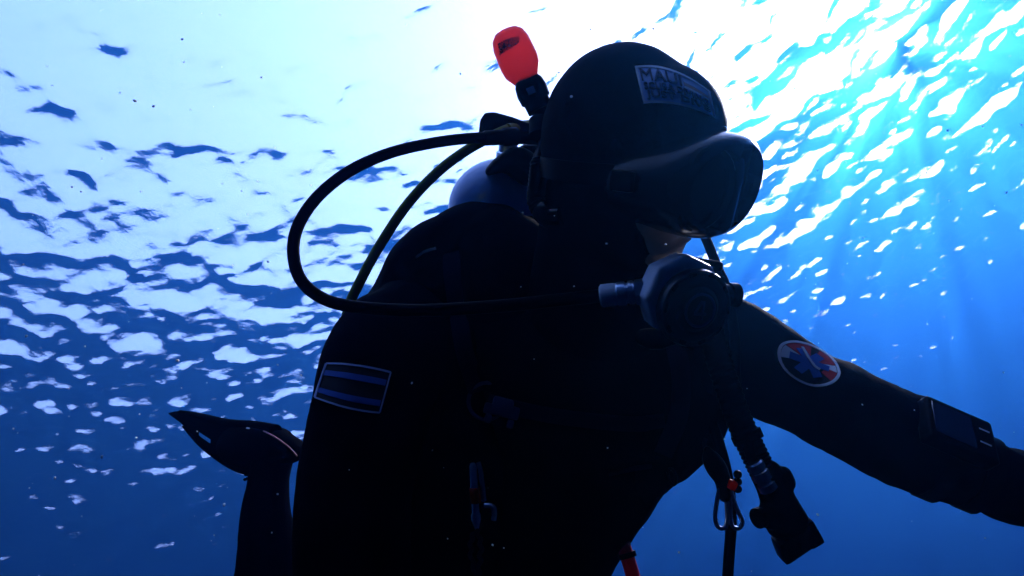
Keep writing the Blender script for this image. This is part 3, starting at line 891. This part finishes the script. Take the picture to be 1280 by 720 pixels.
# ------------------------------------------------------------------ gauge hose and the clip it hangs in
gh = thing('gauge_hose', 'thin black gauge hose hanging straight down through a metal clip', 'hose', L(905, 620, .95))
bm = bmesh.new(); tube(bm, path([(868, 470, 1.0), (884, 515, .97), (899, 555, .955), (910, 600, .95), (914, 650, .95), (911, 700, .95), (907, 760, .95), (900, 860, .95)], 8), .0078, 14); part('hose', bm, HOSE, gh)
bm = bmesh.new(); limb(bm, [(899, 905, .95, 20, .014), (899, 940, .95, 44, .020), (899, 985, .95, 40, .020)], power=2.6); part('gauge_case', bm, PLA, gh)
ck = thing('clip', 'double-ended metal clip with an orange band round the hanging gauge hose', 'clip', L(908, 610, .93))
bm = bmesh.new()
def loop(pts, d, r, k=6): tube(bm, [L(x, y, d) for x, y in [tuple(s) for s in spline(pts, k)]], r, 10)
loop([(903, 600), (897, 622), (894, 645), (897, 658), (905, 660), (909, 650), (908, 625), (909, 604)], .928, .0030)
part('hook', bm, STEEL, ck)
bm = bmesh.new(); loop([(912, 604), (916, 622), (923, 640), (928, 652), (924, 660), (916, 658), (913, 645), (912, 620)], .932, .0030); part('hook', bm, STEEL, ck)
bm = bmesh.new()
limb(bm, [(884, 562, .935, 5, .006), (888, 572, .935, 11, .012), (896, 586, .935, 13, .014), (904, 600, .935, 10, .011)]); limb(bm, [(900, 596, .935, 8, .010), (906, 620, .93, 8, .010)])
part('clip_body', fuse(bm, .003, 2), PLA, ck, ang=None)
bm = bmesh.new(); rbox(bm, L(915, 606, .925), Vector((.9, -.4, 0)).normalized(), Vector((.4, .9, 0)).normalized(), Vector((0, 0, 1)), .012, .013, .012, .003); part('band', bm, ORA, ck, 'orange band of the clip')
for y in (593, 602, 611):
    bm = bmesh.new(); blob(bm, L(922, y, .93), .006, .006, .007, n=10); part('bead', bm, RUB, ck)
bm = bmesh.new(); loop([(882, 548), (880, 556), (883, 566), (887, 572)], .94, .003); part('cord', bm, WEB, ck)

# ------------------------------------------------------------------ bolt snap on the chest
bs = thing('bolt_snap', 'silver bolt snap with an orange-red sleeve hanging on the chest', 'clip', L(596, 630, .93))
SD = .90
bm = bmesh.new(); lathe(bm, L(591, 579, SD), L(596, 662, SD) - L(591, 579, SD), [(0, .003), (.004, .0048), (.030, .0050), (.034, .0062), (.038, .0050), (.066, .0050), (.070, .0065), (.076, .0065), (.084, .004), (.090, .002)], 16); part('shank', bm, STEEL, bs)
bm = bmesh.new(); lathe(bm, L(593, 609, SD), L(595, 629, SD) - L(593, 609, SD), [(0, .006), (.0005, .0072), (.0205, .0072), (.021, .006)], 20); part('sleeve', bm, ORA, bs, 'orange-red sleeve')
bm = bmesh.new(); tube(bm, [L(x, y, SD + .004) for x, y in [tuple(s) for s in spline([(598, 578), (601, 590), (603, 606), (605, 626)], 5)]], .0032, 10); part('gate', bm, STEEL, bs)
bm = bmesh.new(); tube(bm, [L(x, y, SD - .002) for x, y in [tuple(s) for s in spline([(605, 632), (612, 632), (617, 635), (618, 643), (617, 650)], 5)]], .0036, 10); part('hook', bm, STEEL, bs)
bm = bmesh.new()
def braid(pts, ph):
    S = spline(pts, 10)
    tube(bm, [L(s[0] + 1.6 * math.sin(i * .9 + ph), s[1], SD + .003 * math.cos(i * .9 + ph)) for i, s in enumerate(S)], .0032, 8)
braid([(595, 662), (589, 676), (589, 696), (595, 722), (598, 760)], 0); braid([(596, 662), (601, 680), (600, 700), (598, 722), (601, 760)], 2)
part('cord', bm, WEB, bs)

# ------------------------------------------------------------------ red strap below the vest
rs_ = thing('red_hose', 'red hose with a black band hanging below the vest', 'hose', L(785, 690, 1.06))
bm = bmesh.new(); tube(bm, path([(762, 630, 1.09), (773, 660, 1.075), (782, 690, 1.065), (791, 720, 1.06), (800, 770, 1.06), (802, 830, 1.07)], 8), .0115, 14); part('tube', bm, REDH, rs_)
bm = bmesh.new(); lathe(bm, L(784, 694, 1.064), L(787, 704, 1.06) - L(784, 694, 1.064), [(-.004, .0115), (-.004, .0145), (.004, .0145), (.004, .0115)], 20); part('band', bm, RUB, rs_)
bm = bmesh.new(); tube(bm, path([(778, 655, 1.06), (782, 662, 1.057), (785, 672, 1.056)], 5), .0050, 10); part('tab', bm, RUB, rs_)

# ------------------------------------------------------------------ wrist computer
wc = thing('wrist_computer', 'dark slab-shaped dive computer strapped on the stretched forearm', 'computer', L(1195, 535, .90))
w1 = (L(1243, 545, .90) - L(1158, 508, .90)).normalized()
w3 = Vector((.18, .66, .73)); w3 = (w3 - w1 * w3.dot(w1)).normalized(); w2 = w3.cross(w1).normalized()
wcn = L(1195, 541, .885)
bm = bmesh.new(); rbox(bm, wcn, w1, w2, w3, .098, .068, .026, .007, 3); part('case', bm, PLA, wc)
bm = bmesh.new(); rbox(bm, wcn + w3 * .0128 - w1 * .014, w1, w2, w3, .058, .050, .0022, .0008, 1); part('screen', bm, SCRN, wc)
for a, b, l_ in ((.032, .012, .015), (.030, -.010, .016)):
    bm = bmesh.new(); rbox(bm, wcn + w3 * .0132 + w1 * a + w2 * b, w1, w2, w3, l_, .0022, .0016, .0005, 1); part('marking', bm, WHT, wc)
bm = bmesh.new()
ac = L(1195, 577, .94)
fa_ = (L(1240, 598, .93) - L(1140, 557, .945)).normalized(); g1 = fa_.cross(Vector((0, 0, 1))).normalized(); g2 = g1.cross(fa_)
for off in (-.026, .026):
    secs = []
    for t in np.linspace(0, 2 * math.pi, 33):
        d_ = g1 * math.cos(t) + g2 * math.sin(t)
        o0 = ac + fa_ * off
        h_ = body_t.ray_cast(o0 + d_ * .15, -d_)
        p_ = (h_[0] if h_[0] else o0 + d_ * .05)
        secs.append([p_ + d_ * .0005 + fa_ * .011, p_ + d_ * .004 + fa_ * .011, p_ + d_ * .004 - fa_ * .011, p_ + d_ * .0005 - fa_ * .011])
    rings(bm, secs)
part('strap', bm, RUB, wc)
bm = bmesh.new(); rbox(bm, L(1160, 619, .945), fa_, g1, g2, .020, .012, .024, .004); part('buckle', bm, PLA, wc)

# ------------------------------------------------------------------ fin on the raised foot
fn = thing('fin', 'dark swim fin on the raised foot behind the diver', 'fin', L(330, 560, 1.6))
FD0, FD1 = 1.56, 2.05
bm = bmesh.new()
limb(bm, [(362, 562, 1.555, 17, .042), (345, 560, 1.57, 26, .050), (318, 559, 1.62, 29, .046), (294, 555, 1.70, 24, .034), (280, 549, 1.76, 15, .014)], power=2.3)
part('foot_pocket', fuse(bm, .006, 4), FINM, fn, ang=None)
bm = bmesh.new()
top = [(330, 536), (300, 531), (275, 528), (255, 521), (238, 515.5), (222, 514.5), (212, 516.5)]
bot = [(320, 590), (296, 584), (272, 571), (252, 556), (240, 543), (226, 529), (212, 518.5)]
dd = [1.62, 1.70, 1.78, 1.86, 1.93, 1.99, 2.05]
tS = spline([(a[0], a[1], d) for a, d in zip(top, dd)], 5); bS = spline([(a[0], a[1], d + .10 * (1 - i / 6)) for i, (a, d) in enumerate(zip(bot, dd))], 5)
NW = 9
grid_t, grid_b = [], []
for i, (a, b) in enumerate(zip(tS, bS)):
    A_, B_ = L(*a), L(*b); wd = (B_ - A_); nn = Vector((.25, .35, .9)).normalized()
    rt, rb_ = [], []
    for j in range(NW):
        t = j / (NW - 1); c = A_ + wd * t + nn * (.018 * math.sin(math.pi * t))
        th = .003 + (.011 if j in (0, NW - 1) else 0) * (1 - .7 * i / len(tS))
        rt.append(bm.verts.new(c + nn * th)); rb_.append(bm.verts.new(c - nn * th))
    grid_t.append(rt); grid_b.append(rb_)
m_ = len(grid_t)
for i in range(m_ - 1):
    for j in range(NW - 1):
        if 12 <= i <= 15 and j in (5,): continue           # the slot one can see light through
        bm.faces.new((grid_t[i][j], grid_t[i + 1][j], grid_t[i + 1][j + 1], grid_t[i][j + 1]))
        bm.faces.new((grid_b[i][j + 1], grid_b[i + 1][j + 1], grid_b[i + 1][j], grid_b[i][j]))
for e in [e for e in bm.edges if e.is_boundary]: pass
def bridge(seq_t, seq_b):
    for i in range(len(seq_t) - 1):
        try: bm.faces.new((seq_t[i], seq_b[i], seq_b[i + 1], seq_t[i + 1]))
        except ValueError: pass
bridge([r[0] for r in grid_t], [r[0] for r in grid_b]); bridge([r[-1] for r in grid_t], [r[-1] for r in grid_b])
bridge(grid_t[0], grid_b[0]); bridge(grid_t[-1], grid_b[-1])
sl_t = [grid_t[i][5] for i in range(12, 17)] + [grid_t[i][6] for i in range(16, 11, -1)] + [grid_t[12][5]]
sl_b = [grid_b[i][5] for i in range(12, 17)] + [grid_b[i][6] for i in range(16, 11, -1)] + [grid_b[12][5]]
bridge(sl_t, sl_b)
part('blade', bm, FINM, fn, ang=50)
for rail in ([(225, 515, 1.98), (250, 520, 1.86), (285, 529, 1.72), (318, 533, 1.61), (345, 539, 1.55)], [(230, 533, 2.02), (252, 556, 1.93), (282, 577, 1.80), (305, 586, 1.68), (328, 587, 1.60)]):
    bm = bmesh.new(); tube(bm, path(rail, 5), [.006 + .010 * i / 20 for i in range(21)], 10); part('rail', bm, FINM, fn)
bm = bmesh.new(); tube(bm, path([(326, 537, 1.58), (334, 541, 1.535), (348, 549, 1.51), (362, 560, 1.505), (371, 570, 1.52)], 5), .0022, 10, rb=.0015); part('heel_strap', bm, PINK, fn)
bm = bmesh.new(); tube(bm, path([(309, 535, 1.60), (318, 537, 1.585), (328, 540, 1.565)], 4), .0036, 10, rb=.0015); part('print', bm, WHT, fn)
bm = bmesh.new()
for pts in ([(320, 598, 1.56), (312, 597, 1.56), (305, 600, 1.56)], [(318, 597, 1.56), (311, 594, 1.56), (306, 593, 1.56)]): tube(bm, path(pts, 3), .0035, 8)
part('pull_tab', bm, RUB, fn)

# ------------------------------------------------------------------ drifting specks and tiny bubbles
bm = bmesh.new()
r2 = random.Random(5)
for i in range(330):
    d = r2.uniform(.45, 3.2) if i > 60 else r2.uniform(.40, .70)
    px, py = r2.uniform(-150, 1430), r2.uniform(-120, 840)
    s = r2.uniform(.35, 1.0) * (.0011 if d < .8 else .0017) * (1.6 if r2.random() < .06 else 1)
    mt = Matrix.Translation(L(px, py, d)) @ Matrix.Rotation(r2.uniform(0, 6), 4, Vector((r2.random(), r2.random(), r2.random() + .1)).normalized()) @ Matrix.Diagonal((s * r2.uniform(.7, 1.8), s, s, 1))
    bmesh.ops.create_icosphere(bm, subdivisions=1, radius=1, matrix=mt)
me = bpy.data.meshes.new('suspended_particles')
for v in bm.verts: v.co = M @ v.co
bm.to_mesh(me); bm.free(); me.materials.append(SPECK)
o = bpy.data.objects.new('suspended_particles', me); COL.objects.link(o); o['kind'] = 'stuff'; o['label'] = 'pale specks drifting in the water'
